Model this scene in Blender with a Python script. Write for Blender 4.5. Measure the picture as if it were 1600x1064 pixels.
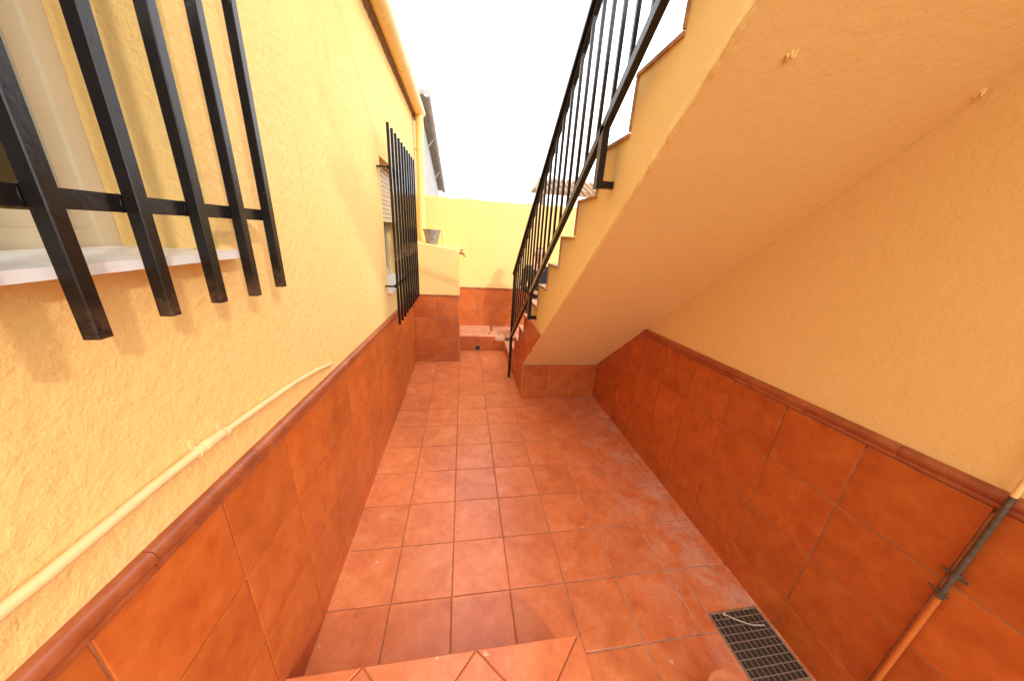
import bpy, bmesh, math, random
from mathutils import Vector, Matrix, Euler
random.seed(7)
for o in list(bpy.data.objects): bpy.data.objects.remove(o)
scene = bpy.context.scene
col = scene.collection
W = 0.316            # edge of one floor tile in metres; the layout below is written in tiles

# ------------------------------------------------------------------ camera
PITCH, YAW, ROLL, FPX = 0.3293, 0.1675, 0.0612, 481.0
CAM = Vector((0.155, -3.62, 5.88)) * W
F = Vector((math.sin(YAW)*math.cos(PITCH), math.cos(YAW)*math.cos(PITCH), -math.sin(PITCH)))
R0 = Vector((math.cos(YAW), -math.sin(YAW), 0)); U0 = R0.cross(F)
R = math.cos(ROLL)*R0 + math.sin(ROLL)*U0
U = -math.sin(ROLL)*R0 + math.cos(ROLL)*U0
cd = bpy.data.cameras.new('camera'); cam = bpy.data.objects.new('camera', cd); col.objects.link(cam)
cam.matrix_world = Matrix(((R.x, U.x, -F.x, CAM.x), (R.y, U.y, -F.y, CAM.y), (R.z, U.z, -F.z, CAM.z), (0, 0, 0, 1)))
cd.sensor_width = 36; cd.sensor_fit = 'HORIZONTAL'; cd.lens = 36*FPX/1600
cd.clip_start = 0.02; cd.clip_end = 3000
scene.camera = cam

# ------------------------------------------------------------------ sky, sun, exposure
SUN = Vector((-.32, .47, -.27)).normalized()         # direction the light travels
elev = math.asin(-SUN.z); az = math.atan2(-SUN.x, -SUN.y)
w = bpy.data.worlds.new('World'); scene.world = w; w.use_nodes = True
nt = w.node_tree; bg = nt.nodes['Background']
sky = nt.nodes.new('ShaderNodeTexSky'); sky.sky_type = 'NISHITA'; sky.sun_disc = False
sky.sun_elevation = elev; sky.sun_rotation = az
sky.air_density = 1.0; sky.dust_density = 0.6; sky.ozone_density = 1.0
hs = nt.nodes.new('ShaderNodeHueSaturation'); hs.inputs['Saturation'].default_value = 0.18
nt.links.new(sky.outputs[0], hs.inputs['Color'])
cl = nt.nodes.new('ShaderNodeMix'); cl.data_type = 'RGBA'; cl.inputs[0].default_value = .8     # even cloud cover in front of the clear sky
cl.inputs[7].default_value = (6.0, 6.1, 6.3, 1)
nt.links.new(hs.outputs[0], cl.inputs[6]); nt.links.new(cl.outputs[2], bg.inputs['Color'])
bg.inputs['Strength'].default_value = 0.15
sd = bpy.data.lights.new('sun', 'SUN'); sd.energy = 0.5;  sd.angle = math.radians(2.5); sd.color = (1, .95, .88)  # weak sun added in place of a flash at the camera
so = bpy.data.objects.new('sun', sd); col.objects.link(so)
so.rotation_euler = SUN.to_track_quat('-Z', 'Y').to_euler(); so.location = (3, -6, 8)
vs = scene.view_settings
vs.view_transform = 'Standard'; vs.look = 'None'; vs.gamma = 1; vs.use_curve_mapping = False
vs.exposure = 1.8
scene.cycles.max_bounces = 10; scene.cycles.diffuse_bounces = 6

# ------------------------------------------------------------------ materials
def new_mat(name):
    m = bpy.data.materials.new(name); m.use_nodes = True
    return m, m.node_tree, m.node_tree.nodes['Principled BSDF']
def N(nt, t, **kw):
    n = nt.nodes.new(t)
    for k, v in kw.items(): setattr(n, k, v)
    return n
def noise(nt, vec, scale, detail=4, rough=.55, dist=0):
    n = N(nt, 'ShaderNodeTexNoise'); n.inputs['Scale'].default_value = scale
    n.inputs['Detail'].default_value = detail; n.inputs['Roughness'].default_value = rough
    n.inputs['Distortion'].default_value = dist
    nt.links.new(vec, n.inputs['Vector']); return n.outputs['Fac']
def ramp(nt, fac, stops):
    r = N(nt, 'ShaderNodeValToRGB'); e = r.color_ramp.elements
    e[0].position, e[0].color = stops[0][0], (*stops[0][1], 1)
    e[1].position, e[1].color = stops[1][0], (*stops[1][1], 1)
    for p, c in stops[2:]:
        x = e.new(p); x.color = (*c, 1)
    nt.links.new(fac, r.inputs[0]); return r.outputs[0]
def mix(nt, fac, a, b, mode='MIX'):
    m = N(nt, 'ShaderNodeMix', data_type='RGBA', blend_type=mode)
    for s, v in ((0, fac), (6, a), (7, b)):
        if isinstance(v, (int, float)): m.inputs[s].default_value = v
        elif isinstance(v, tuple): m.inputs[s].default_value = (*v, 1)
        else: nt.links.new(v, m.inputs[s])
    return m.outputs[2]
def math_(nt, op, a, b=0.0, clamp=False):
    m = N(nt, 'ShaderNodeMath', operation=op, use_clamp=clamp)
    for i, v in enumerate((a, b)):
        if isinstance(v, (int, float)): m.inputs[i].default_value = v
        else: nt.links.new(v, m.inputs[i])
    return m.outputs[0]
def bump(nt, h, strength, dist, prev=None):
    b = N(nt, 'ShaderNodeBump'); b.inputs['Strength'].default_value = strength; b.inputs['Distance'].default_value = dist
    nt.links.new(h, b.inputs['Height'])
    if prev is not None: nt.links.new(prev, b.inputs['Normal'])
    return b.outputs[0]
def pos(nt): return N(nt, 'ShaderNodeNewGeometry').outputs['Position']

def plaster(name, base, dark, grain=1.0, stains=.35):
    m, nt, p = new_mat(name); v = pos(nt)
    big = noise(nt, v, 1.3, 5, .6); med = noise(nt, v, 9, 4, .6)
    c = mix(nt, math_(nt, 'MULTIPLY', ramp(nt, big, [(.35, (0,)*3), (.7, (1,)*3)]), stains), base, dark)
    c = mix(nt, math_(nt, 'MULTIPLY', ramp(nt, med, [(.45, (0,)*3), (.8, (1,)*3)]), .22), c, dark)
    spk = noise(nt, v, 70, 2, .5)
    c = mix(nt, math_(nt, 'MULTIPLY', ramp(nt, spk, [(.72, (0,)*3), (.78, (1,)*3)]), .18), c, (dark[0]*.45, dark[1]*.4, dark[2]*.4))
    mp = N(nt, 'ShaderNodeMapping'); mp.inputs['Scale'].default_value = (1, 1, .10); nt.links.new(v, mp.inputs['Vector'])
    drip = ramp(nt, noise(nt, mp.outputs[0], 14, 5, .7), [(.55, (0,)*3), (.78, (1,)*3)])
    c = mix(nt, math_(nt, 'MULTIPLY', drip, .30 if grain > .9 else .07), c, (dark[0]*.72, dark[1]*.62, dark[2]*.6))
    nt.links.new(c, p.inputs['Base Color'])
    p.inputs['Roughness'].default_value = .82; p.inputs['Specular IOR Level'].default_value = .25
    h1 = noise(nt, v, 95, 4, .65, .2); h2 = noise(nt, v, 30, 3, .55)
    n = bump(nt, h2, .6*grain, .009); n = bump(nt, h1, .6*grain, .004, n)
    nt.links.new(n, p.inputs['Normal']); return m

def tile_mat(name, cols, rough, lime=0.0, vary=.5, coat=0.0):
    m, nt, p = new_mat(name)
    tc = N(nt, 'ShaderNodeTexCoord'); oi = N(nt, 'ShaderNodeObjectInfo')
    add = N(nt, 'ShaderNodeVectorMath', operation='ADD')
    sc = N(nt, 'ShaderNodeVectorMath', operation='SCALE'); sc.inputs[0].default_value = (37, 91, 53)
    nt.links.new(oi.outputs['Random'], sc.inputs['Scale'])
    nt.links.new(pos(nt), add.inputs[0]); nt.links.new(sc.outputs[0], add.inputs[1])
    v = add.outputs[0]
    a = noise(nt, v, 8, 6, .62, .25); b = noise(nt, v, 26, 6, .7)
    f = math_(nt, 'ADD', math_(nt, 'MULTIPLY', a, .68), math_(nt, 'MULTIPLY', b, .32))
    c = ramp(nt, f, [(.34, cols[0]), (.5, cols[1]), (.66, cols[2])])
    # each tile was fired a little lighter or darker
    k = math_(nt, 'ADD', 1-vary/2*.5, math_(nt, 'MULTIPLY', oi.outputs['Random'], vary*.5))
    kk = N(nt, 'ShaderNodeCombineColor')
    for i in range(3): nt.links.new(k, kk.inputs[i])
    c = mix(nt, 1.0, c, kk.outputs[0], 'MULTIPLY')
    fine = noise(nt, v, 160, 2, .6)
    c = mix(nt, math_(nt, 'MULTIPLY', ramp(nt, fine, [(.62, (0,)*3), (.72, (1,)*3)]), .22), c, tuple(x*.5 for x in cols[0]))
    r_add = 0
    if lime:
        wp = pos(nt); sx = N(nt, 'ShaderNodeSeparateXYZ'); nt.links.new(wp, sx.inputs[0])
        # lime washed out of the joints along the damp wall on the right
        edge = math_(nt, 'SUBTRACT', 1.0, math_(nt, 'MULTIPLY', math_(nt, 'ABSOLUTE', math_(nt, 'SUBTRACT', sx.outputs[0], 5.2*W)), 1.5), True)
        st = ramp(nt, noise(nt, wp, 5.5, 7, .68, .8), [(.44, (0,)*3), (.62, (1,)*3)])
        grit = ramp(nt, noise(nt, wp, 90, 3, .7), [(.45, (0,)*3), (.62, (1,)*3)])
        fac = math_(nt, 'MULTIPLY', math_(nt, 'MULTIPLY', st, edge), math_(nt, 'ADD', math_(nt, 'MULTIPLY', grit, .6), .25))
        c = mix(nt, math_(nt, 'MULTIPLY', fac, lime), c, (.60, .47, .38))
        spots = ramp(nt, noise(nt, wp, 19, 1, .3), [(.79, (0,)*3), (.81, (1,)*3)])
        c = mix(nt, math_(nt, 'MULTIPLY', spots, .5), c, (.6, .5, .42))
    nt.links.new(c, p.inputs['Base Color'])
    rr = math_(nt, 'ADD', rough-.08, math_(nt, 'MULTIPLY', noise(nt, v, 7, 4, .6), .2))
    nt.links.new(rr, p.inputs['Roughness'])
    p.inputs['Specular IOR Level'].default_value = .5
    if coat: p.inputs['Coat Weight'].default_value = coat; p.inputs['Coat Roughness'].default_value = .25
    n = bump(nt, a, .12, .004); n = bump(nt, fine, .12, .0012, n); nt.links.new(n, p.inputs['Normal'])
    return m

def plain(name, c, rough, metal=0.0, var=.25, scale=12, bstr=.1, dark=None):
    m, nt, p = new_mat(name); v = pos(nt)
    a = noise(nt, v, scale, 5, .6)
    d = dark or tuple(x*(1-var) for x in c)
    nt.links.new(ramp(nt, a, [(.35, c), (.7, d)]), p.inputs['Base Color'])
    p.inputs['Roughness'].default_value = rough; p.inputs['Metallic'].default_value = metal
    nt.links.new(bump(nt, noise(nt, v, scale*6, 3), bstr, .002), p.inputs['Normal'])
    return m

YB, YD = (.80, .545, .205), (.75, .46, .13)
M = {
 'yellow': plaster('yellow_stucco', YB, YD, 1.0),
 'yellow_smooth': plaster('yellow_smooth_render', YB, YD, .45, .25),
 'floor_tile': tile_mat('floor_terracotta', [(.50, .120, .036), (.61, .170, .054), (.68, .235, .092)], .30, lime=1.0, vary=.22),
 'wall_tile': tile_mat('wall_terracotta', [(.36, .070, .010), (.46, .102, .015), (.53, .14, .024)], .36, vary=.36),
 'cap': tile_mat('moulding_terracotta', [(.22, .05, .015), (.32, .075, .022), (.40, .12, .04)], .35, vary=.3),
 'tread': tile_mat('tread_terracotta', [(.50, .19, .09), (.60, .26, .14), (.66, .33, .2)], .45, vary=.3),
 
 'step_grout': plain('step_grout', (.36, .13, .06), .95, var=.3, scale=20),
 'tread_edge': plain('worn_brown_tile_edge', (.52, .27, .10), .7, var=.5, scale=25, bstr=.3),
 'wall_grout': plain('wall_grout', (.58, .31, .17), .9, var=.4, scale=18),
 'cream_pipe': plain('cream_pipe_paint', (.80, .55, .25), .5, var=.12, scale=20),
 'yellow_pipe': plain('yellow_pipe_paint', (.82, .55, .19), .42, var=.12, scale=9),
 'marble': plain('white_marble', (.80, .77, .72), .3, var=.12, scale=14),
 'white_frame': plain('shaded_white_aluminium', (.55, .46, .31), .4, var=.1, scale=6),  # pale frames coloured down to beige to carry the shade of the recess
 'shutter': plain('beige_shutter', (.62, .47, .30), .5, var=.1, scale=8),
 'brown_edge': plain('brown_mortar', (.25, .13, .05), .9, var=.5, scale=30, bstr=.5),
 'zinc': plain('zinc_bucket', (.36, .31, .27), .5, .55, var=.4, scale=25),
 'brass': plain('old_copper_tap', (.42, .17, .07), .4, .5, var=.4, scale=40),
 'galv': plain('old_galvanised_pipe', (.14, .105, .065), .6, .3, var=.5, scale=40),
 'orange_pipe': plain('terracotta_painted_pipe', (.60, .17, .025), .45, var=.15, scale=14),
 'iron': plain('grate_steel', (.40, .30, .20), .6, .3, var=.5, scale=60),
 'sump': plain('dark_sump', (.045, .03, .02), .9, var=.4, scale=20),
 'neigh_wall': plain('whitewash', (.42, .40, .38), .9, var=.15, scale=4),
 'grey_roof': plain('weathered_grey_gutter', (.42, .38, .34), .85, var=.3, scale=8),
 'canopy_roof': plain('brown_eave', (.42, .25, .13), .8, var=.35, scale=9),
 'ground': plain('dusty_ground', (.30, .24, .18), .95, var=.25, scale=3),
 'skin': plain('skin', (.60, .30, .21), .55, var=.1, scale=20, bstr=.03),
 'hair': plain('dark_hair', (.035, .02, .014), .55, var=.4, scale=90),
 'navy': plain('navy_cloth', (.010, .011, .018), .85, var=.3, scale=30),
 'jeans': plain('blue_denim', (.035, .06, .115), .9, var=.35, scale=25),
 'shoe': plain('dark_shoe', (.03, .028, .028), .6, var=.3, scale=30),
 'twig': plain('dry_stalk', (.50, .40, .28), .8, var=.3, scale=50),
 'clay': plain('clay_pot', (.62, .20, .07), .7, var=.2, scale=25),
 'room': plain('room_reflection_tint', (.10, .12, .10), .9, var=.1, scale=3),  # grey-green imitates the dark reflection in the window panes
}
def grout_mat():
    m, nt, p = new_mat('floor_grout'); v = pos(nt); sx = N(nt, 'ShaderNodeSeparateXYZ'); nt.links.new(v, sx.inputs[0])
    e = math_(nt, 'SUBTRACT', 1.25, math_(nt, 'MULTIPLY', math_(nt, 'ABSOLUTE', math_(nt, 'SUBTRACT', sx.outputs[0], 5.2*W)), 1.0), True)
    f = math_(nt, 'MULTIPLY', e, ramp(nt, noise(nt, v, 7, 5, .65), [(.35, (0,)*3), (.6, (1,)*3)]))
    c = mix(nt, f, ramp(nt, noise(nt, v, 25, 4), [(.3, (.27, .10, .05)), (.7, (.42, .19, .11))]), (.55, .42, .33))
    nt.links.new(c, p.inputs['Base Color']); p.inputs['Roughness'].default_value = .95; return m
M['grout'] = grout_mat()
def black_paint(zr=None):
    m, nt, p = new_mat('black_gloss_paint'); v = pos(nt)
    c = ramp(nt, noise(nt, v, 30, 5, .7), [(.3, (.006, .0045, .004)), (.72, (.013, .009, .007))])
    p.inputs['Specular IOR Level'].default_value = .35
    rust = ramp(nt, noise(nt, v, 24, 6, .7), [(.66, (0,)*3), (.74, (1,)*3)])
    if zr:                               # bare rusty ends where rain drips off
        sx = N(nt, 'ShaderNodeSeparateXYZ'); nt.links.new(v, sx.inputs[0])
        low = math_(nt, 'MULTIPLY', math_(nt, 'SUBTRACT', zr, sx.outputs[2]), 14, True)
        ends = math_(nt, 'MULTIPLY', low, ramp(nt, noise(nt, v, 17, 6, .7), [(.42, (0,)*3), (.56, (1,)*3)]))
        rust = math_(nt, 'MAXIMUM', rust, math_(nt, 'MULTIPLY', ends, math_(nt, 'GREATER_THAN', sx.outputs[2], 5*W)))
    c = mix(nt, math_(nt, 'MULTIPLY', rust, .6), c, (.15, .075, .04))
    nt.links.new(c, p.inputs['Base Color'])
    nt.links.new(math_(nt, 'ADD', .12, math_(nt, 'MULTIPLY', noise(nt, v, 40, 4), .22)), p.inputs['Roughness'])
    nt.links.new(bump(nt, noise(nt, v, 110, 3), .25, .0015), p.inputs['Normal']); return m
M['black'] = black_paint(); M['rusty_black'] = black_paint(5.46*W)
def glass():
    m, nt, p = new_mat('window_glass'); out = nt.nodes['Material Output']
    t = N(nt, 'ShaderNodeBsdfTransparent'); t.inputs[0].default_value = (.80, .86, .82, 1)
    g = N(nt, 'ShaderNodeBsdfGlossy'); g.inputs['Roughness'].default_value = .02
    fr = N(nt, 'ShaderNodeFresnel'); fr.inputs[0].default_value = 1.5
    mx = N(nt, 'ShaderNodeMixShader')
    nt.links.new(math_(nt, 'ADD', fr.outputs[0], .06), mx.inputs[0]); nt.links.new(t.outputs[0], mx.inputs[1]); nt.links.new(g.outputs[0], mx.inputs[2])
    nt.links.new(mx.outputs[0], out.inputs[0]); return m
M['glass'] = glass()

# ------------------------------------------------------------------ mesh helpers (all in tile units)
class MB:
    def __init__(s): s.v = []; s.f = []; s.smooth = False
    def add(s, vs, fs):
        b = len(s.v); s.v += [Vector(p) for p in vs]; s.f += [tuple(b+i for i in f) for f in fs]; return s
    def box(s, x0, x1, y0, y1, z0, z1):
        return s.add([(x, y, z) for x in (x0, x1) for y in (y0, y1) for z in (z0, z1)],
                     [(0, 1, 3, 2), (4, 6, 7, 5), (0, 4, 5, 1), (2, 3, 7, 6), (0, 2, 6, 4), (1, 5, 7, 3)])
    def slab(s, pts, n, t, b=.018, jit=0):
        """bevelled tile: polygon pts lying on a plane, raised by t along n"""
        pts = [Vector(p) for p in pts]; n = Vector(n).normalized(); k = len(pts)
        nn = Vector((0, 0, 0))
        for i in range(k): nn += (pts[i]).cross(pts[(i+1) % k])
        if nn.dot(n) < 0: pts = pts[::-1]
        ins = []
        for i in range(k):
            p, a, c = pts[i], pts[i-1], pts[(i+1) % k]
            e1 = (p-a).normalized(); e2 = (c-p).normalized()
            n1, n2 = n.cross(e1), n.cross(e2); d = n1+n2
            d = d/max(.35, 1+n1.dot(n2)) if d.length > 1e-6 else n1
            ins.append(p + d*b)
        off = [n*(t + random.uniform(-jit, jit)) for _ in range(k)]
        vs = pts + [p+o-n*b*.6 for p, o in zip(pts, off)] + [p+o for p, o in zip(ins, off)]
        fs = [tuple(2*k+i for i in range(k))]
        for i in range(k):
            j = (i+1) % k
            fs += [(i, j, k+j, k+i), (k+i, k+j, 2*k+j, 2*k+i)]
        return s.add(vs, fs)
    def bar(s, a, b, wx, wy, up=(0, 0, 1)):
        """rectangular bar from a to b"""
        a, b = Vector(a), Vector(b); d = (b-a).normalized(); up = Vector(up)
        if abs(d.dot(up)) > .98: up = Vector((0, 1, 0))
        x = d.cross(up).normalized(); y = x.cross(d)
        c = .07*min(wx, wy)
        ring = [(wx/2-c, wy/2), (wx/2, wy/2-c), (wx/2, -wy/2+c), (wx/2-c, -wy/2), (-wx/2+c, -wy/2), (-wx/2, -wy/2+c), (-wx/2, wy/2-c), (-wx/2+c, wy/2)]
        vs = [p + x*u + y*v for p in (a, b) for u, v in ring]
        fs = [tuple(range(8))[::-1], tuple(range(8, 16))] + [(i, (i+1) % 8, 8+(i+1) % 8, 8+i) for i in range(8)]
        return s.add(vs, fs)
    def tube(s, path, r, seg=12, cap=True):
        path = [Vector(p) for p in path]; k = len(path); rr = r if isinstance(r, (list, tuple)) else [r]*k
        rings = []; prev = None
        for i, p in enumerate(path):
            d = (path[min(i+1, k-1)] - path[max(i-1, 0)]).normalized()
            if prev is None:
                x = d.orthogonal().normalized()
            else:
                x = (prev - d*prev.dot(d)).normalized()
            prev = x; y = d.cross(x)
            rings.append([p + (x*math.cos(2*math.pi*j/seg) + y*math.sin(2*math.pi*j/seg))*rr[i] for j in range(seg)])
        vs = [q for rg in rings for q in rg]; fs = []
        for i in range(k-1):
            for j in range(seg):
                fs.append((i*seg+j, i*seg+(j+1) % seg, (i+1)*seg+(j+1) % seg, (i+1)*seg+j))
        if cap: fs += [tuple(range(seg))[::-1], tuple((k-1)*seg+j for j in range(seg))]
        s.smooth = True
        return s.add(vs, fs)
    def lathe(s, prof, c, seg=28):
        vs = []; fs = []; k = len(prof)
        for r, z in prof:
            for j in range(seg):
                a = 2*math.pi*j/seg; vs.append((c[0]+r*math.cos(a), c[1]+r*math.sin(a), c[2]+z))
        for i in range(k-1):
            for j in range(seg): fs.append((i*seg+j, i*seg+(j+1) % seg, (i+1)*seg+(j+1) % seg, (i+1)*seg+j))
        fs += [tuple(range(seg))[::-1], tuple((k-1)*seg+j for j in range(seg))]
        s.smooth = True
        return s.add(vs, fs)
    def prism(s, prof, x0, x1):
        """profile (y,z) extruded along x"""
        k = len(prof)
        vs = [(x0, y, z) for y, z in prof] + [(x1, y, z) for y, z in prof]
        fs = [tuple(range(k)), tuple(range(k, 2*k))[::-1]] + [(i, k+i, k+(i+1) % k, (i+1) % k) for i in range(k)]
        return s.add(vs, fs)
    def sweep_y(s, prof, ys, zf):
        """profile (x,z) swept along y, lifted by zf(y)"""
        k = len(prof); vs = []; fs = []
        for y in ys: vs += [(x, y, z+zf(y)) for x, z in prof]
        for i in range(len(ys)-1):
            for j in range(k): fs.append((i*k+j, (i+1)*k+j, (i+1)*k+(j+1) % k, i*k+(j+1) % k))
        fs += [tuple(range(k)), tuple((len(ys)-1)*k+j for j in range(k))[::-1]]
        return s.add(vs, fs)
    def mesh(s, name, mat, fix=True):
        me = bpy.data.meshes.new(name); me.from_pydata([p*W for p in s.v], [], s.f)
        if fix:
            bm = bmesh.new(); bm.from_mesh(me); bmesh.ops.recalc_face_normals(bm, faces=bm.faces[:]); bm.to_mesh(me); bm.free()
        if s.smooth:
            for p in me.polygons: p.use_smooth = True
            me.set_sharp_from_angle(angle=math.radians(42))
        me.materials.append(M[mat]); return me
    def build(s, name, mat, parent=None, **kw):
        return link(name, s.mesh(name, mat), parent, **kw)
def link(name, data, parent=None, label=None, cat=None, group=None, kind=None):
    o = bpy.data.objects.new(name, data); col.objects.link(o)
    if parent is not None:
        o.parent = parent; o.matrix_parent_inverse = inv(parent)
    tag(o, label, cat, group, kind); return o
def inv(p):
    # parts are meshed in world coordinates, so only a top-level Empty has an offset to undo
    return Matrix.Translation(-p.location) if p.parent is None else Matrix.Identity(4)
def tag(o, label=None, cat=None, group=None, kind=None):
    for k, v in (('label', label), ('category', cat), ('group', group), ('kind', kind)):
        if v: o[k] = v
def thing(name, loc, label, cat, group=None):
    o = bpy.data.objects.new(name, None); col.objects.link(o); o.location = Vector(loc)*W
    o.empty_display_size = .1; tag(o, label, cat, group); return o

# ------------------------------------------------------------------ main measures
XL, XR, XS = -2.02, 5.33, 2.39          # house wall, right wall, open side of the stair
YF, YB_ = 13.0, 10.3                    # far wall, front of the sink block
dz = lambda y: -.042*y                  # the tile courses run level, the floor rises away from the drain
RISE, RUN, Z0, Y0 = .68, .867, 1.85, 7.9
tread_z = lambda k: Z0 + RISE*k
riser_y = lambda k: Y0 - RUN*k
SOF = lambda y: 1.37 + .838*(6.7-y)     # stair soffit
G = .010                                # half joint

# ------------------------------------------------------------------ ground and floor
MB().box(-600, 600, -600, 600, -1.0, -.45).build('ground', 'ground', kind='structure')
floor = MB().box(XL-.3, XR+.3, -7, 13.2, -.4, -.012).build('floor', 'grout', kind='structure')
fm = {}
def floor_tile(x0, x1, y0, y1):
    cx, cy = (x0+x1)/2, (y0+y1)/2; key = (round(x1-x0, 3), round(y1-y0, 3))
    if key not in fm:
        a, b = (x1-x0)/2-G, (y1-y0)/2-G
        fm[key] = MB().slab([(-a, -b, 0), (a, -b, 0), (a, b, 0), (-a, b, 0)], (0, 0, 1), .03, .008).mesh('tile', 'floor_tile')
    o = link('tile', fm[key], floor)
    o.location = Vector((cx, cy, -.03 + random.uniform(0, .004)))*W
    o.rotation_euler = (random.gauss(0, .0022), random.gauss(0, .0022), random.gauss(0, .0025))
xs = [XL, -1, 0, 1, 2, 3, 4, 5, XR]
GR = (4.30, 5.24, -1.68, -.75)          # drain opening
for j in range(-7, 12):
    y0, y1 = j, min(j+1, 11.7)
    for i in range(len(xs)-1):
        x0, x1 = xs[i], xs[i+1]
        if y0 >= 6.9 and x0 > 2.3: continue
        if x1 <= 2.01 and y1 <= -1: continue                # under the doorstep
        if x1 <= .01 and y0 > 10.2: continue                # under the sink block
        xx1 = min(x1, XS+.05) if y0 >= 6.9 else x1
        yy1 = YB_+.05 if (x1 <= .01 and y1 > YB_) else y1
        a, b, c, d = GR
        if x1 > a and x0 < b and y0 < d and yy1 > c:          # cut round the drain
            for (p0, p1, r0, r1) in ((x0, min(x1, a), y0, yy1), (max(x0, b), x1, y0, yy1),
                                     (max(x0, a), min(x1, b), max(d, y0), yy1), (max(x0, a), min(x1, b), y0, min(c, yy1))):
                if p1-p0 > .05 and r1-r0 > .05: floor_tile(p0, p1, r0, r1)
            continue
        floor_tile(x0, xx1, y0, yy1)

# ------------------------------------------------------------------ house wall on the left
house = thing('house_wall', (XL, 4, 0), 'long yellow stucco house wall on the left with two barred windows and tiled dado', 'wall'); house['kind'] = 'thing'
WIN = [(-4.3, -.36, 5.58, 9.4), (5.86, 9.72, 4.1, 7.62)]
D = .74
def wall_with_holes(x, ys, zs, holes, depth):
    m = MB(); ys = sorted(set(ys+[h[i] for h in holes for i in (0, 1)])); zs = sorted(set(zs+[h[i] for h in holes for i in (2, 3)]))
    for i in range(len(ys)-1):
        for j in range(len(zs)-1):
            if any(h[0] <= ys[i] < h[1] and h[2] <= zs[j] < h[3] for h in holes): continue
            m.add([(x, ys[i], zs[j]), (x, ys[i+1], zs[j]), (x, ys[i+1], zs[j+1]), (x, ys[i], zs[j+1])], [(0, 1, 2, 3)])
            m.add([(x-depth, ys[i], zs[j]), (x-depth, ys[i+1], zs[j]), (x-depth, ys[i+1], zs[j+1]), (x-depth, ys[i], zs[j+1])], [(3, 2, 1, 0)])
    def strip(a, b): # edge loop a->b in (y,z), joined front to back
        m.add([(x, *a), (x, *b), (x-depth, *b), (x-depth, *a)], [(0, 1, 2, 3)])
    for y0, y1, z0, z1 in holes:
        strip((y0, z0), (y0, z1)); strip((y0, z1), (y1, z1)); strip((y1, z1), (y1, z0)); strip((y1, z0), (y0, z0))
    y0, y1, z0, z1 = ys[0], ys[-1], zs[0], zs[-1]
    strip((y0, z0), (y0, z1)); strip((y0, z1), (y1, z1)); strip((y1, z1), (y1, z0)); strip((y1, z0), (y0, z0))
    me = bpy.data.meshes.new('wall'); me.from_pydata([p*W for p in m.v], [], m.f)
    bm = bmesh.new(); bm.from_mesh(me); bmesh.ops.remove_doubles(bm, verts=bm.verts[:], dist=1e-5)
    bmesh.ops.recalc_face_normals(bm, faces=bm.faces[:]); bm.to_mesh(me); bm.free()
    me.materials.append(M['yellow']); return me
link('wall', wall_with_holes(XL, [-8, 13.1], [-.4, 10.75], WIN, D+.25), house)
# closed room behind, so that the panes look into a dark interior
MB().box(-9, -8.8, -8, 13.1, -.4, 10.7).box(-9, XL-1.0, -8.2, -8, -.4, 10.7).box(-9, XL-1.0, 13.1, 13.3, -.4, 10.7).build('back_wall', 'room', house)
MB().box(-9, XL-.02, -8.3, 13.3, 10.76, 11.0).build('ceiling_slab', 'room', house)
# dado: backing bed, tiles, moulding
MB().prism([(-7.9, -.1), (YB_+.05, -.1), (YB_+.05, 3.42+dz(YB_)), (-7.9, 3.42+dz(-7.9))], XL, XL+.03).build('dado_bed', 'wall_grout', house)
def dado(parent, x, nx, y_first, step, y_end, top, y_lim=None):
    courses = [top, top-1.0, top-2.0, top-3.0]
    y = y_first
    while y < y_end-.05:
        ya, yb = y+G, min(y+step, y_end)-G
        for k, t in enumerate(courses):
            za, zb = (t-1+G, t-G) if k < 3 else (None, t-G)
            A = [(ya, zb+dz(ya)), (yb, zb+dz(yb))]
            B = [(yb, za+dz(yb) if za else -.01), (ya, za+dz(ya) if za else -.01)]
            if A[0][1]-B[1][1] < .06 or A[1][1]-B[0][1] < .04: continue
            MB().slab([(x+nx*.03, p, q) for p, q in A+B], (nx, 0, 0), .018, .007, .003).build('tile', 'wall_tile', parent)
        y += step
def capping(parent, x, nx, y0, y1, step, z0):
    prof = [(0, -.02), (.055, -.02), (.062, -.01), (.062, .02), (.054, .032), (.066, .05), (.084, .075), (.088, .10), (.082, .13), (.062, .155), (.03, .165), (0, .165)]
    y = y0
    while y < y1-.05:
        e = min(y+step, y1)
        o = MB().sweep_y([(x+nx*a, z0+b) for a, b in prof], [y+.003, e-.003], dz); o.smooth = True
        o.build('moulding', 'cap', parent)
        y += step
dado(house, XL, 1, -7.34, 1.035, YB_, 3.42)
capping(house, XL, 1, -7.4, YB_, 1.13, 3.44)
# near window
def window(parent, x, y0, y1, z0, z1, shutter=0.0):
    fr = MB(); t = .15
    fr.box(x-.16, x, y0+.005, y0+t, z0+.01, z1-.01); fr.box(x-.16, x, y1-t, y1-.005, z0+.01, z1-.01)
    fr.box(x-.15, x-.01, y0+t, y1-t, z0+.01, z0+t); fr.box(x-.15, x-.01, y0+t, y1-t, z1-t, z1-.01)
    ym = (y0+y1)/2
    f = fr.build('window', 'white_frame', parent)
    for a, b, dx in ((y0+t, ym+.09, .07), (ym-.09, y1-t, .0)):
        s = MB(); xx = x-.03-dx; u = .12
        s.box(xx-.06, xx, a, a+u, z0+t, z1-t); s.box(xx-.06, xx, b-u, b, z0+t, z1-t)
        s.box(xx-.055, xx-.005, a+u, b-u, z0+t, z0+t+u); s.box(xx-.055, xx-.005, a+u, b-u, z1-t-u, z1-t)
        s.build('sash', 'white_frame', f)
        MB().box(xx-.035, xx-.022, a+u-.01, b-u+.01, z0+t+u-.01, z1-t-u+.01).build('pane', 'glass', f)
    return f
window(house, XL-D, *WIN[0]); window(house, XL-D, *WIN[1])
MB().box(XL-D+.01, XL+.17, WIN[0][0]-.12, WIN[0][1]+.14, 5.54, 5.60).build('sill', 'marble', house)
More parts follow.
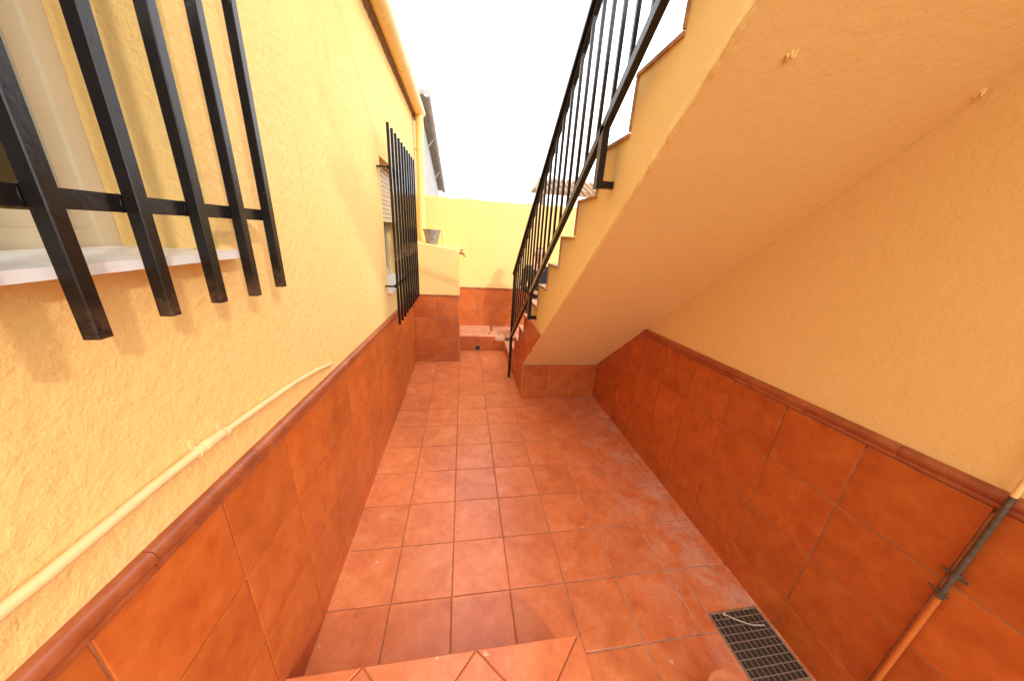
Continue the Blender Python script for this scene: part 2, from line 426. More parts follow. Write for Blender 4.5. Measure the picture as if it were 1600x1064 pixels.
MB().box(XL-D+.01, XL+.14, WIN[1][0]-.08, WIN[1][1]+.08, 4.05, 4.13).build('sill', 'marble', house)
# roller shutter half lowered in the far window
sh = MB().box(XL-.38, XL-.30, WIN[1][0]+.005, WIN[1][0]+.09, 4.14, 7.61).box(XL-.38, XL-.30, WIN[1][1]-.09, WIN[1][1]-.005, 4.14, 7.61).build('shutter', 'white_frame', house)
zz = 7.60; k = 0
while zz > 6.05:
    MB().prism([(0, 0)]*0 or [(WIN[1][0]+.05, zz-.125), (WIN[1][1]-.05, zz-.125), (WIN[1][1]-.05, zz-.008), (WIN[1][0]+.05, zz-.008)], XL-.365, XL-.325).build('slat', 'shutter', sh)
    zz -= .13
# rough mortar edge under the roof tiles and the tiles' ends over it
e = MB(); rnd = random.Random(3)
ys_ = [-8+i*.18 for i in range(int(21.1/.18))]
k = len(ys_); vv = []
for y in ys_:
    j = rnd.uniform(-.03, .03)
    vv += [(XL-.02, y, 10.38+j), (XL+.13+j, y, 10.50+j*.7), (XL+.2+j, y, 10.72), (XL-.02, y, 10.74)]
e.add(vv, [(i*4+a, i*4+(a+1) % 4, (i+1)*4+(a+1) % 4, (i+1)*4+a) for i in range(k-1) for a in range(4)] + [(3, 2, 1, 0), tuple(4*(k-1)+a for a in range(4))])
e.build('eave', 'brown_edge', house)
for i in range(40):                      # curved roof tiles, lower ends
    y = -7.7 + i*.53
    if y > 12.9: break
    m = MB(); a_ = [math.pi*q/8 for q in range(9)]
    ring = lambda x, z, r: [(x, y+r*math.cos(t), z+r*.7*math.sin(t)) for t in a_] + [(x, y+(r-.05)*math.cos(t), z+(r-.05)*.7*math.sin(t)) for t in a_[::-1]]
    m.add(ring(XL+.34, 10.78, .27) + ring(XL-1.2, 11.25, .25), [tuple(range(18)), tuple(range(18, 36))[::-1]] + [(q, (q+1) % 18, 18+(q+1) % 18, 18+q) for q in range(18)])
    m.build('roof_tile', 'canopy_roof', house)

# ------------------------------------------------------------------ gutter and downpipe
gut = thing('gutter', (-1.75, 4, 10.5), 'yellow painted round gutter under the eaves with downpipe at its far end', 'gutter')
def gsec(y0, y1, z0, z1, r0=.23):
    m = MB(); a_ = [math.pi + math.pi*q/12 for q in range(13)]
    def ring(y, z, r): return [(-1.74+r*math.cos(t), y, z+r*math.sin(t)) for t in a_] + [(-1.74+(r-.025)*math.cos(t), y, z+(r-.025)*math.sin(t)) for t in a_[::-1]]
    m.add(ring(y0, z0, r0) + ring(y1, z1, r0), [tuple(range(26)), tuple(range(26, 52))[::-1]] + [(q, (q+1) % 26, 26+(q+1) % 26, 26+q) for q in range(26)])
    m.smooth = True; return m
gz = lambda y: 10.72 - .006*y
for y0, y1 in ((-8, -2), (-2.02, 4), (3.98, 8.6), (8.58, 12.55)):
    gsec(y0, y1, gz(y0), gz(y1)).build('channel', 'yellow_pipe', gut)
for y in (-2, 4, 8.6): gsec(y-.12, y+.12, gz(y), gz(y), .245).build('joint_collar', 'yellow_pipe', gut)
gsec(12.52, 12.60, gz(12.5), gz(12.5), .24).build('end_cap', 'yellow_pipe', gut)
MB().tube([(-1.74, 12.3, 10.56), (-1.74, 12.3, 10.3), (-1.74, 12.33, 10.1), (-1.75, 12.36, 9.9), (-1.76, 12.36, 9.0), (-1.78, 12.36, 5.2)], .165, 16).build('downpipe', 'yellow_pipe', gut)
for z in (9.2, 6.8): MB().tube([(-1.77, 12.36, z-.05), (-1.77, 12.36, z+.05)], .185, 16).build('pipe_bracket', 'yellow_pipe', gut)

# ------------------------------------------------------------------ window grilles
def grille(ys, z0, z1, cz, xg, label, bw, root_y, yw):
    t = thing('window_grille', (xg, root_y, z0), label, 'window grille', None)
    for y in ys:
        b_ = MB().bar((xg, y, z0+random.uniform(-.02, .02)), (xg, y, z1), bw, bw, (1, 0, 0)).build('bar', 'rusty_black', t)
        if bw > .072:
            for z in cz:                 # weld beads where the crossbar meets the bar
                for s_ in (-1, 1): MB().tube([(xg-bw*.5-.01, y+s_*bw*.52, z-.05), (xg-bw*.5-.012, y+s_*bw*.56, z), (xg-bw*.5-.01, y+s_*bw*.52, z+.05)], [.006, .013, .007], 6).build('weld', 'black', b_)
    for z in cz:
        MB().bar((xg-bw*.5-.022, yw[0], z), (xg-bw*.5-.022, yw[1], z), .04, .095, (0, 0, 1)).build('crossbar', 'black', t)
        for y in (yw[0], yw[1]):
            MB().bar((xg-bw*.5-.02, y, z), (XL-.08, y, z), .10, .04, (0, 0, 1)).build('bracket', 'black', t)
    return t
grille([-.123-.424*i for i in range(11)], 5.25, 9.85, (5.92, 9.2), -1.70,
       'near window grille of thick black iron bars cut by the left edge', .074, -2, (-4.45, -.10))
grille([5.6+.461*i for i in range(10)], 3.18, 8.3, (4.30, 7.32), -1.70,
       'far window grille of ten thin black bars hung before the shuttered window', .07, 7.6, (5.58, 9.77))

# ------------------------------------------------------------------ surface pipe on the house wall
pp = thing('wall_pipe', (XL+.07, 0, 4), 'cream painted plastic pipe running low along the house wall above the dado', 'pipe')
XP = XL+.045
MB().tube([(XP, -7.5, 4.14), (XP, -3, 4.10), (XP, -2.2, 4.07), (XP, -1.6, 4.075), (XP, -1.1, 4.06)], .036, 14).build('pipe_run', 'cream_pipe', pp)
MB().tube([(XP, -1.0, 4.05), (XP, -.4, 4.0), (XP, .3, 3.93), (XP, .9, 3.83), (XP-.005, 1.3, 3.735), (XP-.03, 1.46, 3.69), (XP-.1, 1.55, 3.67)], .032, 14).build('pipe_run', 'cream_pipe', pp)
MB().tube([(XP, -1.16, 4.062), (XP, -1.15, 4.062), (XP, -1.09, 4.06), (XP, -1.0, 4.052), (XP, -.94, 4.045), (XP, -.93, 4.045)], [.042, .05, .05, .044, .049, .042], 14).build('coupling', 'cream_pipe', pp)
for y, z in ((-1.19, 4.064), (-.9, 4.04)):
    MB().tube([(XP, y-.02, z), (XP, y+.02, z-.003)], .047, 14).box(XL-.01, XL+.02, y-.02, y+.02, z+.02, z+.10).build('clip', 'cream_pipe', pp)

# ------------------------------------------------------------------ right wall
rw = thing('boundary_wall', (XR, 2, 0), 'smooth yellow wall under the stair on the right with a tall dark terracotta dado', 'wall'); rw['kind'] = 'thing'
top = lambda y: min(SOF(y)+.7, 12)
prof = [(-5.6, -.4), (9.6, -.4), (9.6, .45)] + [(y, top(y)-.15) for y in (7, 4, 1, -2, -4)] + [(-5.6, top(-4)-.15)]
MB().prism(prof, XR, XR+.6).build('wall', 'yellow_smooth', rw)
MB().prism([(-5.5, -.1), (6.75, -.1), (6.75, 3.5+dz(6.75)), (-5.5, 3.5+dz(-5.5))], XR-.03, XR).build('dado_bed', 'wall_grout', rw)
dado(rw, XR, -1, -5.09, 1.012, 6.72, 3.56)
capping(rw, XR, -1, -5.4, 4.6, 1.02, 3.58)

# vertical pipe on it
vp = thing('riser_pipe', (5.15, -2.1, 0), 'vertical pipe on the right wall, orange below, bare grey in the middle, yellow above', 'pipe')
PX, PY = 5.23, -2.11
MB().tube([(PX, PY, -.02), (PX, PY, 2.5)], .027, 14).build('lower_pipe', 'orange_pipe', vp)
MB().tube([(PX, PY, 2.48), (PX, PY, 3.86)], .0225, 14).build('middle_pipe', 'galv', vp)
MB().tube([(PX, PY, 3.85), (PX, PY, 9.5)], .024, 14).build('upper_pipe', 'yellow_pipe', vp)
MB().tube([(PX, PY, 2.47), (PX, PY, 2.55)], .034, 14).build('collar', 'galv', vp)
MB().bar((PX, PY-.09, 2.80), (PX, PY+.09, 2.80), .022, .022).bar((PX+.0, PY, 2.8), (XR-.04, PY, 2.8), .05, .05).tube([(PX, PY, 2.76), (PX, PY, 2.84)], .032, 14).build('clamp', 'galv', vp)
MB().bar((PX-.02, PY-.06, 2.53), (PX-.02, PY+.1, 2.55), .014, .014).build('wire_tie', 'galv', vp)

# ------------------------------------------------------------------ far wall
fw = thing('rear_wall', (2, YF, 0), 'plain yellow rendered wall closing the far end of the yard', 'wall'); fw['kind'] = 'thing'
m = MB(); rnd = random.Random(5); xs_ = [-2.2+i*.3 for i in range(40)]
vv = []
for i, x in enumerate(xs_):
    h = 7.43 + rnd.uniform(-.035, .035)
    vv += [(x, YF, -.4), (x, YF, h-.07), (x, YF+.1, h), (x, YF+.6, h), (x, YF+.6, -.4)]
m.add(vv, [(i*5+a, i*5+(a+1) % 5, (i+1)*5+(a+1) % 5, (i+1)*5+a) for i in range(len(xs_)-1) for a in range(5)] + [tuple(range(5)), tuple(5*(len(xs_)-1)+a for a in range(5))])
m.build('wall', 'yellow_smooth', fw)
MB().box(-.1, 5.4, YF-.025, YF, 0, 3.05).build('dado_bed', 'wall_grout', fw)
for i, (x0, x1) in enumerate(((-.02, .88), (.88, 1.88), (1.88, 2.88), (2.88, 3.88), (3.88, 4.88), (4.88, 5.3))):
    for z0, z1 in ((.6, 1.02), (1.02, 2.03), (2.03, 3.05)):
        MB().slab([(x0+G, YF-.025, z0+G), (x1-G, YF-.025, z0+G), (x1-G, YF-.025, z1-G), (x0+G, YF-.025, z1-G)], (0, -1, 0), .022, .012, .003).build('tile', 'wall_tile', fw)
MB().box(-.02, 5.3, YF-.07, YF, 3.055, 3.12).build('trim', 'cap', fw)

# ------------------------------------------------------------------ low ledge before the far wall
lg = thing('tiled_ledge', (1, 12.4, 0), 'low stepped terracotta ledge with a round black drain hole below the far wall', 'ledge')
MB().box(-.02, XS-.04, 11.74, YF-.03, -.05, .74).build('core', 'wall_grout', lg)
for x0, x1, zt in ((-.02, .98, .76), (.98, 1.84, .76), (1.84, XS-.06, .56)):
    if x0 == -.02:
        pass
    MB().slab([(x0+G, 11.74, 0), (x1-G, 11.74, 0), (x1-G, 11.74, zt), (x0+G, 11.74, zt)], (0, -1, 0), .03, .012).build('tile', 'wall_tile', lg)
MB().box(-.02, 1.84, 11.68, 12.02, .76, .82).build('front_rim', 'tread', lg)
MB().box(1.845, XS-.06, 11.66, 12.0, .56, .62).build('front_rim', 'tread', lg)
MB().box(-.02, 1.62, 12.30, 12.97, .74, 1.0).build('back_step', 'tread', lg)
MB().box(1.74, 5.3, 12.34, 12.97, .5, .94).build('back_step', 'tread', lg)
MB().box(1.62, 1.74, 12.0, 12.6, .745, .84).build('divider', 'tread', lg)
MB().tube([(.94, 11.68, .16), (.94, 11.715, .16)], .15, 20).build('pipe_rim', 'tread', lg)
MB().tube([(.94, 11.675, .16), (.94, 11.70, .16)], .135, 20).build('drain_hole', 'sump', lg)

# ------------------------------------------------------------------ sink block with the sloping top
sb = thing('sink_block', (-1, YB_, 0), 'yellow masonry sink block with tiled foot in the far left corner', 'sink block')
m = MB(); p = [(-2.01, 5.42), (-1.9, 5.38), (-1.2, 5.3), (-.5, 5.2), (-.1, 5.13), (-.03, 5.05)]
A = [(x, YB_, z-.03) for x, z in p]; B = [(x, YB_+.06, z) for x, z in p]; C = [(x, YF-.01, z) for x, z in p]
lo = [(x, YB_, -.05) for x, z in p]; k = len(p); lo2 = [(x, YF-.01, -.05) for x, z in p]
m.add(lo+A+B+C+lo2, [(r*k+i, r*k+i+1, (r+1)*k+i+1, (r+1)*k+i) for r in range(4) for i in range(k-1)] + [tuple(r*k+k-1 for r in range(5)), tuple(r*k for r in range(5))[::-1]])
m.build('block', 'yellow_smooth', sb)
MB().box(-2.0, -.03, YB_-.025, YB_, 0, 3.12).box(-.03, -.008, YB_-.025, 11.7, 0, 3.12).build('tile_bed', 'wall_grout', sb)
for x0, x1 in ((-1.99, -1.04), (-1.04, -.02)):
    for z0, z1 in ((.0, .15), (.15, 1.14), (1.14, 2.13), (2.13, 3.12)):
        MB().slab([(x0+G, YB_-.025, z0+G), (x1-G, YB_-.025, z0+G), (x1-G, YB_-.025, z1-G), (x0+G, YB_-.025, z1-G)], (0, -1, 0), .022, .012, .003).build('tile', 'wall_tile', sb)
for z0, z1 in ((.0, .15), (.15, 1.14), (1.14, 2.13), (2.13, 3.12)):
    MB().slab([(-.008, YB_+G, z0+G), (-.008, 11.6, z0+G), (-.008, 11.6, z1-G), (-.008, YB_+G, z1-G)], (1, 0, 0), .02, .01).build('tile', 'wall_tile', sb)
MB().box(-2.0, .0, YB_-.065, YB_, 3.125, 3.19).build('trim', 'cap', sb)
# tap on its side
tp = thing('tap', (0, 10.6, 4.9), 'small reddish tap sticking out of the side of the sink block', 'tap')
MB().tube([(-.05, 10.6, 4.98), (.06, 10.6, 5.0), (.13, 10.58, 4.99), (.19, 10.55, 4.93), (.21, 10.54, 4.84)], [.05, .055, .06, .05, .045], 12).build('spout', 'brass', tp)
MB().tube([(.07, 10.6, 5.02), (.07, 10.6, 5.12)], .03, 10).bar((-.02, 10.6, 5.13), (.15, 10.6, 5.13), .04, .04).build('handle', 'brass', tp)
# bucket
bk = thing('bucket', (-1.25, 11.0, 5.33), 'dented grey zinc bucket standing on the sink block', 'bucket')
m = MB(); pr = [(.24, .0), (.25, .02), (.30, .25), (.365, .56), (.385, .57), (.385, .6), (.36, .6), (.345, .56), (.28, .25), (.23, .05)]
m.lathe(pr, (-1.22, 11.05, 5.31)); m.build('pail', 'zinc', bk)
hp = [(-1.22+.4*math.cos(t), 11.05-.05-.28*math.sin(t), 5.89-.42*math.sin(t)) for t in [math.pi*q/14 for q in range(15)]]
MB().tube([(-.83, 11.05, 5.9), (-.79, 11.0, 5.7), (-.76, 10.95, 5.5), (-.74, 10.9, 5.30)], .008, 6).build('handle', 'galv', bk)
for s in (-1, 1): MB().tube([(-1.22+s*.37, 11.05, 5.87), (-1.22+s*.40, 11.05, 5.90)], .03, 8).build('ear', 'zinc', bk)

# ------------------------------------------------------------------ stair
st = thing('staircase', (3.8, 4, 0), 'yellow rendered outdoor stair rising toward the viewer on the right with terracotta treads', 'staircase')
K0, K1 = -2, 13
prof = [(6.7, 1.37)]
yt = riser_y(K1)-.6
prof += [(yt, SOF(yt)), (yt, tread_z(K1)-.06)]
for k in range(K1, K0-1, -1):
    yn = riser_y(k-1) if k > K0 else 11.7
    if k == K0: prof += [(riser_y(k), tread_z(k)-.06), (11.72, tread_z(k)-.06)]
    elif k == K1: prof += [(yn, tread_z(k)-.06)]
    else: prof += [(riser_y(k), tread_z(k)-.06), (yn, tread_z(k)-.06)]
prof += [(11.72, -.05), (6.7, -.05)]
m = MB().prism(prof, XS, XR-.002); fl_ = m.build('flight', 'yellow_smooth', st)
for k in range(K0, K1+1):
    y0, y1 = riser_y(k), (riser_y(k-1) if k > K0 else 11.7)
    if k == K1: y0 = yt
    MB().box(XS-(.05 if k < 4 else .03), XR-.01, y0, y1+.05, tread_z(k)-.06, tread_z(k)-(0 if k < 4 else .015)).build('tread', 'tread' if k < 4 else 'tread_edge', st)
    if k > K0:
        MB().box(XS-.03, XR-.01, y1, y1+.03, tread_z(k-1)+.003, tread_z(k)-.063).build('riser', 'tread' if k < 4 else 'tread_edge', st)
# tiles on the open side below dado height, and on the short wall under the soffit
def side_tile(pts): MB().slab([(XS, a, b) for a, b in pts], (-1, 0, 0), .028, .012, .002).build('tile', 'wall_tile', st)
def column(ya, yb, zt):
    z = 0
    while z < zt-.06:
        z1 = min(z+1.02, zt); 
        if zt - z1 < .2: z1 = zt
        side_tile([(ya+G, z+G), (yb-G, z+G), (yb-G, z1-G), (ya+G, z1-G)]); z = z1
column(10.6, 11.64, tread_z(-2)-.07); column(riser_y(-2), 10.6, tread_z(-2)-.07)
column(riser_y(-1), riser_y(-2), tread_z(-1)-.07); column(riser_y(0), riser_y(-1), tread_z(0)-.07)
column(riser_y(1), riser_y(0), tread_z(1)-.07)
column(6.72, riser_y(1), 3.14)
DZ = 3.22
side_tile([(5.6, SOF(5.6)+G), (6.7, 1.40), (6.7, DZ-.03), (5.6, DZ)]); side_tile([(4.52, DZ), (5.58, SOF(5.58)+G), (5.58, DZ)])
MB().box(XS, XR-.03, 6.68, 6.70, 0, 1.36).build('tile_bed', 'wall_grout', st)
for x0, x1 in ((XS, 3.36), (3.36, 4.3), (4.3, XR-.03)):
    for z0, z1 in ((0, .27), (.27, 1.36)):
        MB().slab([(x0+G, 6.68, z0+G), (x1-G, 6.68, z0+G), (x1-G, 6.68, z1-G), (x0+G, 6.68, z1-G)], (0, -1, 0), .024, .012, .002).build('tile', 'wall_tile', st)

# ragged plaster along the lower edge of the open side
m = MB(); rnd = random.Random(11); vv = []; n_ = 150; wob = 0
for i in range(n_):
    y = 6.66 - i*(6.66-yt-.2)/(n_-1); wob = .8*wob + rnd.uniform(-.012, .012); q = abs(rnd.gauss(.012, .008))
    z = SOF(y); up = .10 + wob*1.5
    vv += [(XS+.02, y, z-.004), (XS+.01+wob*.4, y-.004, z-.012-q*.6), (XS-.012-q, y, z+.02+wob*.5), (XS-.010-q*.6, y, z+up), (XS+.004, y, z+up+.07+q*2)]
m.add(vv, [(i*5+a, i*5+(a+1) % 5, (i+1)*5+(a+1) % 5, (i+1)*5+a) for i in range(n_-1) for a in range(5)] + [tuple(range(5)), tuple(5*(n_-1)+a for a in range(5))])
m.build('plaster_edge', 'yellow', st)
# stubs left in the soffit: a knot of old wire under plaster, and a filled hole
for cx, cy, n_, sc in ((2.98, -.62, 7, .45), (5.27, -.60, 4, .5)):
    m = MB(); rnd = random.Random(n_)
    for q in range(n_):
        dx, dy = rnd.uniform(-.06, .06)*sc, rnd.uniform(-.09, .09)*sc
        a_ = (cx+dx, cy+dy, SOF(cy+dy)+.01); b_ = (cx+dx*.5+rnd.uniform(-.02, .02), cy+dy*.3+rnd.uniform(-.03, .03), SOF(cy)-.05*sc)
        m.tube([a_, tuple((a_[i]+b_[i])/2 for i in range(3)), b_], [.018, .016, .007], 8)
    m.build('plaster_stub', 'yellow_smooth', st)

# ------------------------------------------------------------------ railing
rl = thing('stair_railing', (2.17, 8.5, 0), 'black iron railing with thin upright balusters along the open side of the stair', 'railing')
RX = 2.16
zb = lambda y: 1.85 + .775*(8.5-y)
zt_ = lambda y: 4.42 + .788*(8.5-y)
yE = -3.9
MB().bar((RX, 8.5, 0), (RX, 8.5, zt_(8.5)), .11, .11, (0, 1, 0)).build('newel_post', 'black', rl)
MB().bar((RX, 8.52, zb(8.52)), (RX, yE, zb(yE)), .10, .13).build('bottom_rail', 'black', rl)
MB().bar((RX, 8.58, zt_(8.58)+.07), (RX, yE, zt_(yE)+.07), .17, .075).build('handrail', 'black', rl)
MB().bar((RX, 8.5, zt_(8.5)-.07), (RX, yE, zt_(yE)-.07), .07, .07).build('sub_rail', 'black', rl)
y = 8.12
while y > yE:
    MB().bar((RX, y, zb(y)), (RX, y, zt_(y)-.05), .052, .052, (0, 1, 0)).build('baluster', 'black', rl)
    y -= .385
for y in (5.4, 1.32, -2.75):
    MB().bar((RX, y, zb(y)-.8), (RX, y, zb(y)+.02), .10, .14, (0, 1, 0)).bar((RX, y, zb(y)-.74), (XS+.03, y, zb(y)-.74), .12, .10).build('stair_bracket', 'black', rl)

# ------------------------------------------------------------------ doorstep in the foreground, tiles laid on the diagonal
ds = thing('doorstep', (0, -2, 0), 'raised terracotta doorstep with diagonally laid tiles at the bottom edge', 'doorstep')
SX1, SY, SZ = 1.83, -1.04, .57
MB().box(XL+.03, SX1-.02, -6.9, SY-.02, -.05, SZ-.016).build('core', 'step_grout', ds)
def clip(poly, a, b, c):      # keep a*x+b*y<=c
    out = []
    for i in range(len(poly)):
        p, q = poly[i], poly[(i+1) % len(poly)]
        dp, dq = a*p[0]+b*p[1]-c, a*q[0]+b*q[1]-c
        if dp <= 0: out.append(p)
        if (dp < 0 < dq) or (dq < 0 < dp):
            t = dp/(dp-dq); out.append((p[0]+t*(q[0]-p[0]), p[1]+t*(q[1]-p[1])))
    return out
h = math.sqrt(.5)*1.018
for i in range(-8, 8):
    for j in range(0, 9):
        # diamonds whose points touch the front edge at x=.36
        cx, cy = .36 + i*h, SY - h - j*h
        if (i + j) % 2: continue
        hh = h-.009
        d = [(cx, cy-hh), (cx+hh, cy), (cx, cy+hh), (cx-hh, cy)]
        for a, b, c in ((1, 0, SX1), (-1, 0, -(XL+.05)), (0, 1, SY), (0, -1, 6.8)): d = clip(d, a, b, c) if d else d
        if len(d) >= 3:
            ar = abs(sum(d[q][0]*d[(q+1) % len(d)][1]-d[(q+1) % len(d)][0]*d[q][1] for q in range(len(d))))/2
            if ar > .02: MB().slab([(x, y, SZ-.035) for x, y in d], (0, 0, 1), .035, .012).build('tile', 'floor_tile', ds)
for i in range(-8, 8):        # half tiles that fill up the front row
    cx = .36 + h + i*2*h
    d = [(cx-h+.012, SY), (cx+h-.012, SY), (cx, SY-h+.012)]
    for a, b, c in ((1, 0, SX1), (-1, 0, -(XL+.05))): d = clip(d, a, b, c) if d else d
    if len(d) >= 3:
        ar = abs(sum(d[q][0]*d[(q+1) % len(d)][1]-d[(q+1) % len(d)][0]*d[q][1] for q in range(len(d))))/2
        if ar > .02: MB().slab([(x, y, SZ-.035) for x, y in d], (0, 0, 1), .035, .012).build('tile', 'floor_tile', ds)
for i in range(4):
    x0, x1 = XL+.05+i*.96, min(XL+.05+(i+1)*.96, SX1)
    MB().slab([(x0+G, SY-.02, .0), (x1-G, SY-.02, .0), (x1-G, SY-.02, SZ-.04), (x0+G, SY-.02, SZ-.04)], (0, 1, 0), .015, .01).build('riser_tile', 'floor_tile', ds)

# ------------------------------------------------------------------ drain grate
gr = thing('drain_grate', (4.77, -1.2, 0), 'rusty steel drain grate set in the floor by the right wall', 'drain grate')
a, b, c, d = GR
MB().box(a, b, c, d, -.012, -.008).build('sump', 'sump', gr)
f = MB(); t = .022
f.box(a, a+t, c, d, -.01, .008); f.box(b-t, b, c, d, -.01, .008); f.box(a+t, b-t, c, c+t, -.01, .006); f.box(a+t, b-t, d-t, d, -.01, .006)
f.build('frame', 'iron', gr)
for i in range(1, 10):
    x = a + (b-a)*i/10
    MB().box(x-.004, x+.004, c+t, d-t, -.007, .001).build('bearing_bar', 'iron', gr)
for i in range(1, 9):
    y = c + (d-c)*i/9
    MB().box(a+t, b-t, y-.005, y+.005, -.006, .004).build('cross_bar', 'iron', gr)
tw = MB().tube([(4.57, -.80, .02), (4.7, -.9, .03), (4.9, -1.0, .035), (5.12, -1.02, .02)], .011, 7).tube([(4.54, -.79, .02), (4.58, -.805, .025)], .022, 7)
tw.build('dry_stalk', 'twig', None, label='pale dry stalk lying across the drain grate', cat='stalk')

# ------------------------------------------------------------------ clay pot at the lower edge
pot = thing('clay_pot', (3.56, -1.97, 0), 'orange clay pot whose rim just shows at the bottom edge', 'pot')
MB().lathe([(.22, 0), (.24, .01), (.33, .5), (.345, .5), (.345, .55), (.30, .55), (.29, .5), (.21, .06)], (3.56, -1.97, 0)).build('pot_body', 'clay', pot)

# ------------------------------------------------------------------ beyond the wall
nb = thing('neighbour_house', (-2.5, 18, 0), 'whitewashed neighbouring house with grey weathered gutter beyond the far wall', 'house')
MB().prism([(14.0, -.9), (26, -.9), (26, 9.05), (14.0, 11.6)], -6, -1.95).build('wall', 'neigh_wall', nb)
MB().prism([(13.9, 11.75), (26.3, 9.12), (26.3, 9.30), (13.9, 11.95)], -6.2, -1.6).build('roof', 'grey_roof', nb)
nb_g = [(13.8, 11.78), (16.3, 11.25), (18.8, 10.72), (21.3, 10.19), (23.8, 9.66), (26.4, 9.11)]
for i in range(5):
    MB().tube([(-1.55, *nb_g[i]), (-1.55, *nb_g[i+1])], .15, 12).tube([(-1.55, nb_g[i][0], nb_g[i][1]), (-1.55, nb_g[i][0]+.15, nb_g[i][1]-.03)], .17, 12).build('gutter_length', 'grey_roof', nb)
for y in (17.5, 22): MB().bar((-1.9, y, 12.4-.212*(y-13.9)-1.2), (-1.55, y, 12.4-.212*(y-13.9)-.75), .06, .06).build('gutter_bracket', 'grey_roof', nb)
cp = thing('canopy', (7, 18, 0), 'small brown tiled canopy roof seen beyond the wall behind the railing', 'canopy')
MB().add([(4.3, 17.2, 8.42), (9.5, 17.2, 8.42), (9.5, 20, 9.5), (5.6, 20, 9.5), (4.3, 17.2, 8.58), (9.5, 17.2, 8.58), (9.5, 20, 9.66), (5.6, 20, 9.66)],
         [(0, 1, 2, 3), (4, 7, 6, 5), (0, 4, 5, 1), (1, 5, 6, 2), (2, 6, 7, 3), (3, 7, 4, 0)]).build('roof', 'canopy_roof', cp)
for x in (5.2, 9.2): MB().bar((x, 17.6, -.5), (x, 17.6, 8.5), .18, .18, (0, 1, 0)).build('post', 'canopy_roof', cp)
for x in [4.5+.42*i for i in range(12)]:
    MB().tube([(x, 17.1, 8.62), (x+max(0, (5.6-x)*.8) if x < 5.6 else x, 19.9, 9.70)], .12, 8).build('roof_tile', 'canopy_roof', cp)

# ------------------------------------------------------------------ person on the lower landing, behind the railing
def skin_obj(name, verts, edges, mat, parent, levels=2, root=0):
    bm = bmesh.new(); sk = bm.verts.layers.skin.verify()
    bv = []
    for p, r in verts:
        v = bm.verts.new(Vector(p)*W); r = r if isinstance(r, tuple) else (r, r)
        v[sk].radius = (r[0]*W, r[1]*W); bv.append(v)
    bv[root][sk].use_root = True
    for a, b in edges: bm.edges.new((bv[a], bv[b]))
    me = bpy.data.meshes.new(name); bm.to_mesh(me); bm.free(); me.materials.append(M[mat])
    o = link(name, me, parent)
    md = o.modifiers.new('skin', 'SKIN'); md.use_smooth_shade = True
    o.modifiers.new('subdivision', 'SUBSURF').levels = levels; o.modifiers['subdivision'].render_levels = levels
    return o
PXY = Vector((3.62, 10.6, tread_z(-2))); HT = 4.95; TURN = Matrix.Rotation(math.radians(-14), 3, 'Z')
def B(x, y, z): return PXY + TURN @ Vector((x*HT, y*HT, z*HT))     # body frame: faces -y, heights as a share of stature
ps = thing('person', PXY, 'person in navy top and blue jeans standing on the stair landing behind the railing', 'person')
V, E_ = [], []
def chain(pts, start=None):
    prev = start
    for p, r in pts:
        V.append((B(*p), tuple(q*HT for q in r) if isinstance(r, tuple) else r*HT))
        if prev is not None: E_.append((prev, len(V)-1))
        prev = len(V)-1
    return prev
chain([((0, 0, .53), (.085, .06))])
hips = 0
chest = chain([((0, 0, .62), (.07, .05)), ((0, .005, .72), (.082, .055)), ((0, .008, .80), (.075, .05))], 0)
neck = chain([((0, .004, .845), .032), ((0, -.002, .872), .031)], chest)
head = chain([((0, -.012, .892), (.036, .04)), ((0, -.008, .925), (.046, .056)), ((0, -.004, .962), (.044, .054)), ((0, 0, .985), (.026, .034))], neck)
for s_ in (-1, 1):
    k_ = chain([((s_*.048, .002, .47), (.05, .055)), ((s_*.05, -.004, .29), .036), ((s_*.05, .004, .21), .034), ((s_*.05, .01, .05), .021), ((s_*.054, -.03, .022), (.02, .018)), ((s_*.058, -.075, .015), (.02, .012))], hips)
    sh_ = chain([((s_*.105, .005, .80), .036), ((s_*.125, .012, .72), .028), ((s_*.135, .012, .63), .025), ((s_*.10, -.06, .60), .023), ((s_*.05, -.11, .605), .015), ((s_*.035, -.125, .605), (.016, .01))], chest)
    for q in range(4):
        L = (.034, .04, .037, .028)[q]; zz_ = .618-.0085*q
        chain([((s_*(.03-.006), -.131, zz_), .0052), ((s_*(.03-.006-L*.5), -.136, zz_-.004), .005), ((s_*(.03-.006-L*.9), -.127, zz_-.007), .0042)], sh_)
    chain([((s_*.04, -.128, .626), .006), ((s_*.028, -.133, .638), .005)], sh_)
skin_obj('body', V, E_, 'skin', ps)
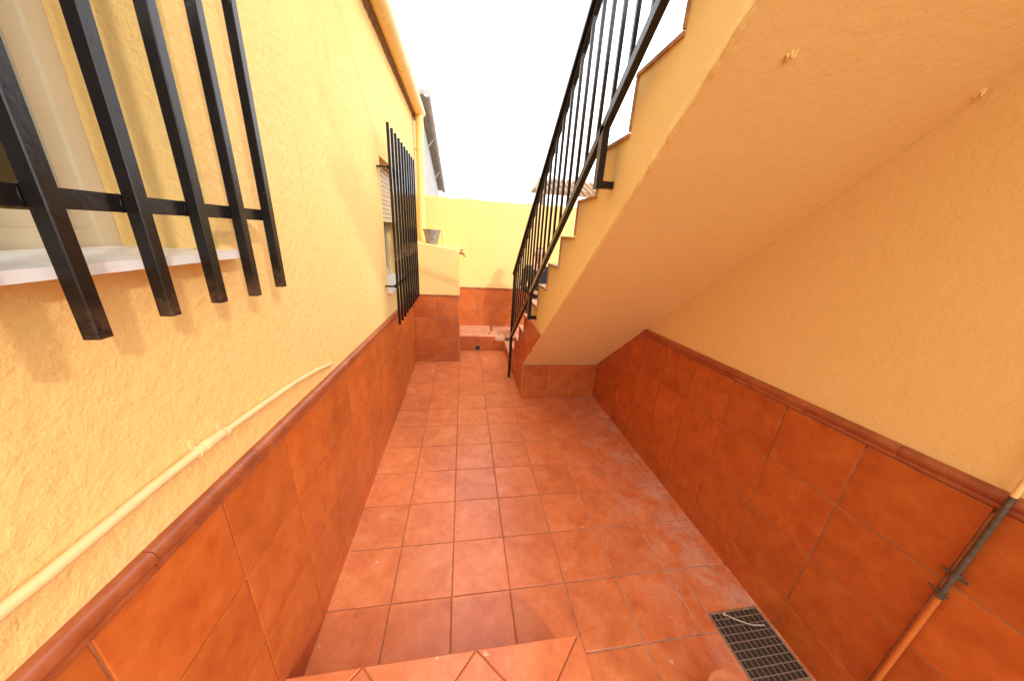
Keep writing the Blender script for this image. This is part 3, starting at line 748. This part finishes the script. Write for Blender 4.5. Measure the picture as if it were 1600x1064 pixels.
def garment(name, mat, pts_list, lev=2):
    global V, E_
    V, E_ = [], []
    pts_list(); return skin_obj(name, V, E_, mat, ps, lev)
def jacket():
    chain([((0, 0, .50), (.097, .072))])
    c = chain([((0, 0, .60), (.086, .066)), ((0, .005, .72), (.096, .068)), ((0, .008, .80), (.088, .06)), ((0, .006, .83), (.05, .045))], 0)
    for s_ in (-1, 1):
        chain([((s_*.108, .005, .80), .045), ((s_*.128, .012, .72), .037), ((s_*.137, .012, .63), .034), ((s_*.10, -.06, .603), .031), ((s_*.062, -.10, .605), .024)], 3)
def trousers():
    chain([((0, 0, .52), (.09, .066))])
    for s_ in (-1, 1):
        chain([((s_*.048, .002, .46), (.058, .063)), ((s_*.05, -.004, .29), .046), ((s_*.05, .004, .19), .041), ((s_*.05, .01, .04), .034)], 0)
garment('jacket', 'navy', jacket); garment('trousers', 'jeans', trousers)
for s_ in (-1, 1):
    V, E_ = [], []
    chain([((s_*.05, .022, .022), (.022, .022)), ((s_*.054, -.03, .02), (.025, .02)), ((s_*.058, -.085, .014), (.022, .013))])
    skin_obj('shoe', V, E_, 'shoe', ps)
V, E_ = [], []
chain([((0, .012, .90), (.045, .042)), ((0, .014, .935), (.053, .052)), ((0, .010, .972), (.051, .056)), ((0, .006, .995), (.03, .036))])
skin_obj('hair', V, E_, 'hair', ps)
for s_ in (-1, 1):
    MB().lathe([(.001, -.02), (.016, -.014), (.021, 0), (.016, .014), (.001, .02)], B(s_*.018, -.061, .930), 10).build('eye', 'hair', ps)
    MB().lathe([(.001, -.07), (.03, -.04), (.035, .02), (.02, .07), (.001, .08)], B(s_*.050, -.004, .925), 10).build('ear', 'skin', ps)
MB().add([B(-.009, -.060, .915), B(.009, -.060, .915), B(0, -.078, .916), B(0, -.060, .938), B(0, -.056, .910)], [(0, 2, 3), (2, 1, 3), (0, 4, 2), (4, 1, 2), (0, 3, 1, 4)]).build('nose', 'skin', ps)
MB().tube([B(-.015, -.056, .900), B(0, -.061, .899), B(.015, -.056, .900)], .010, 8).build('mouth', 'clay', ps)
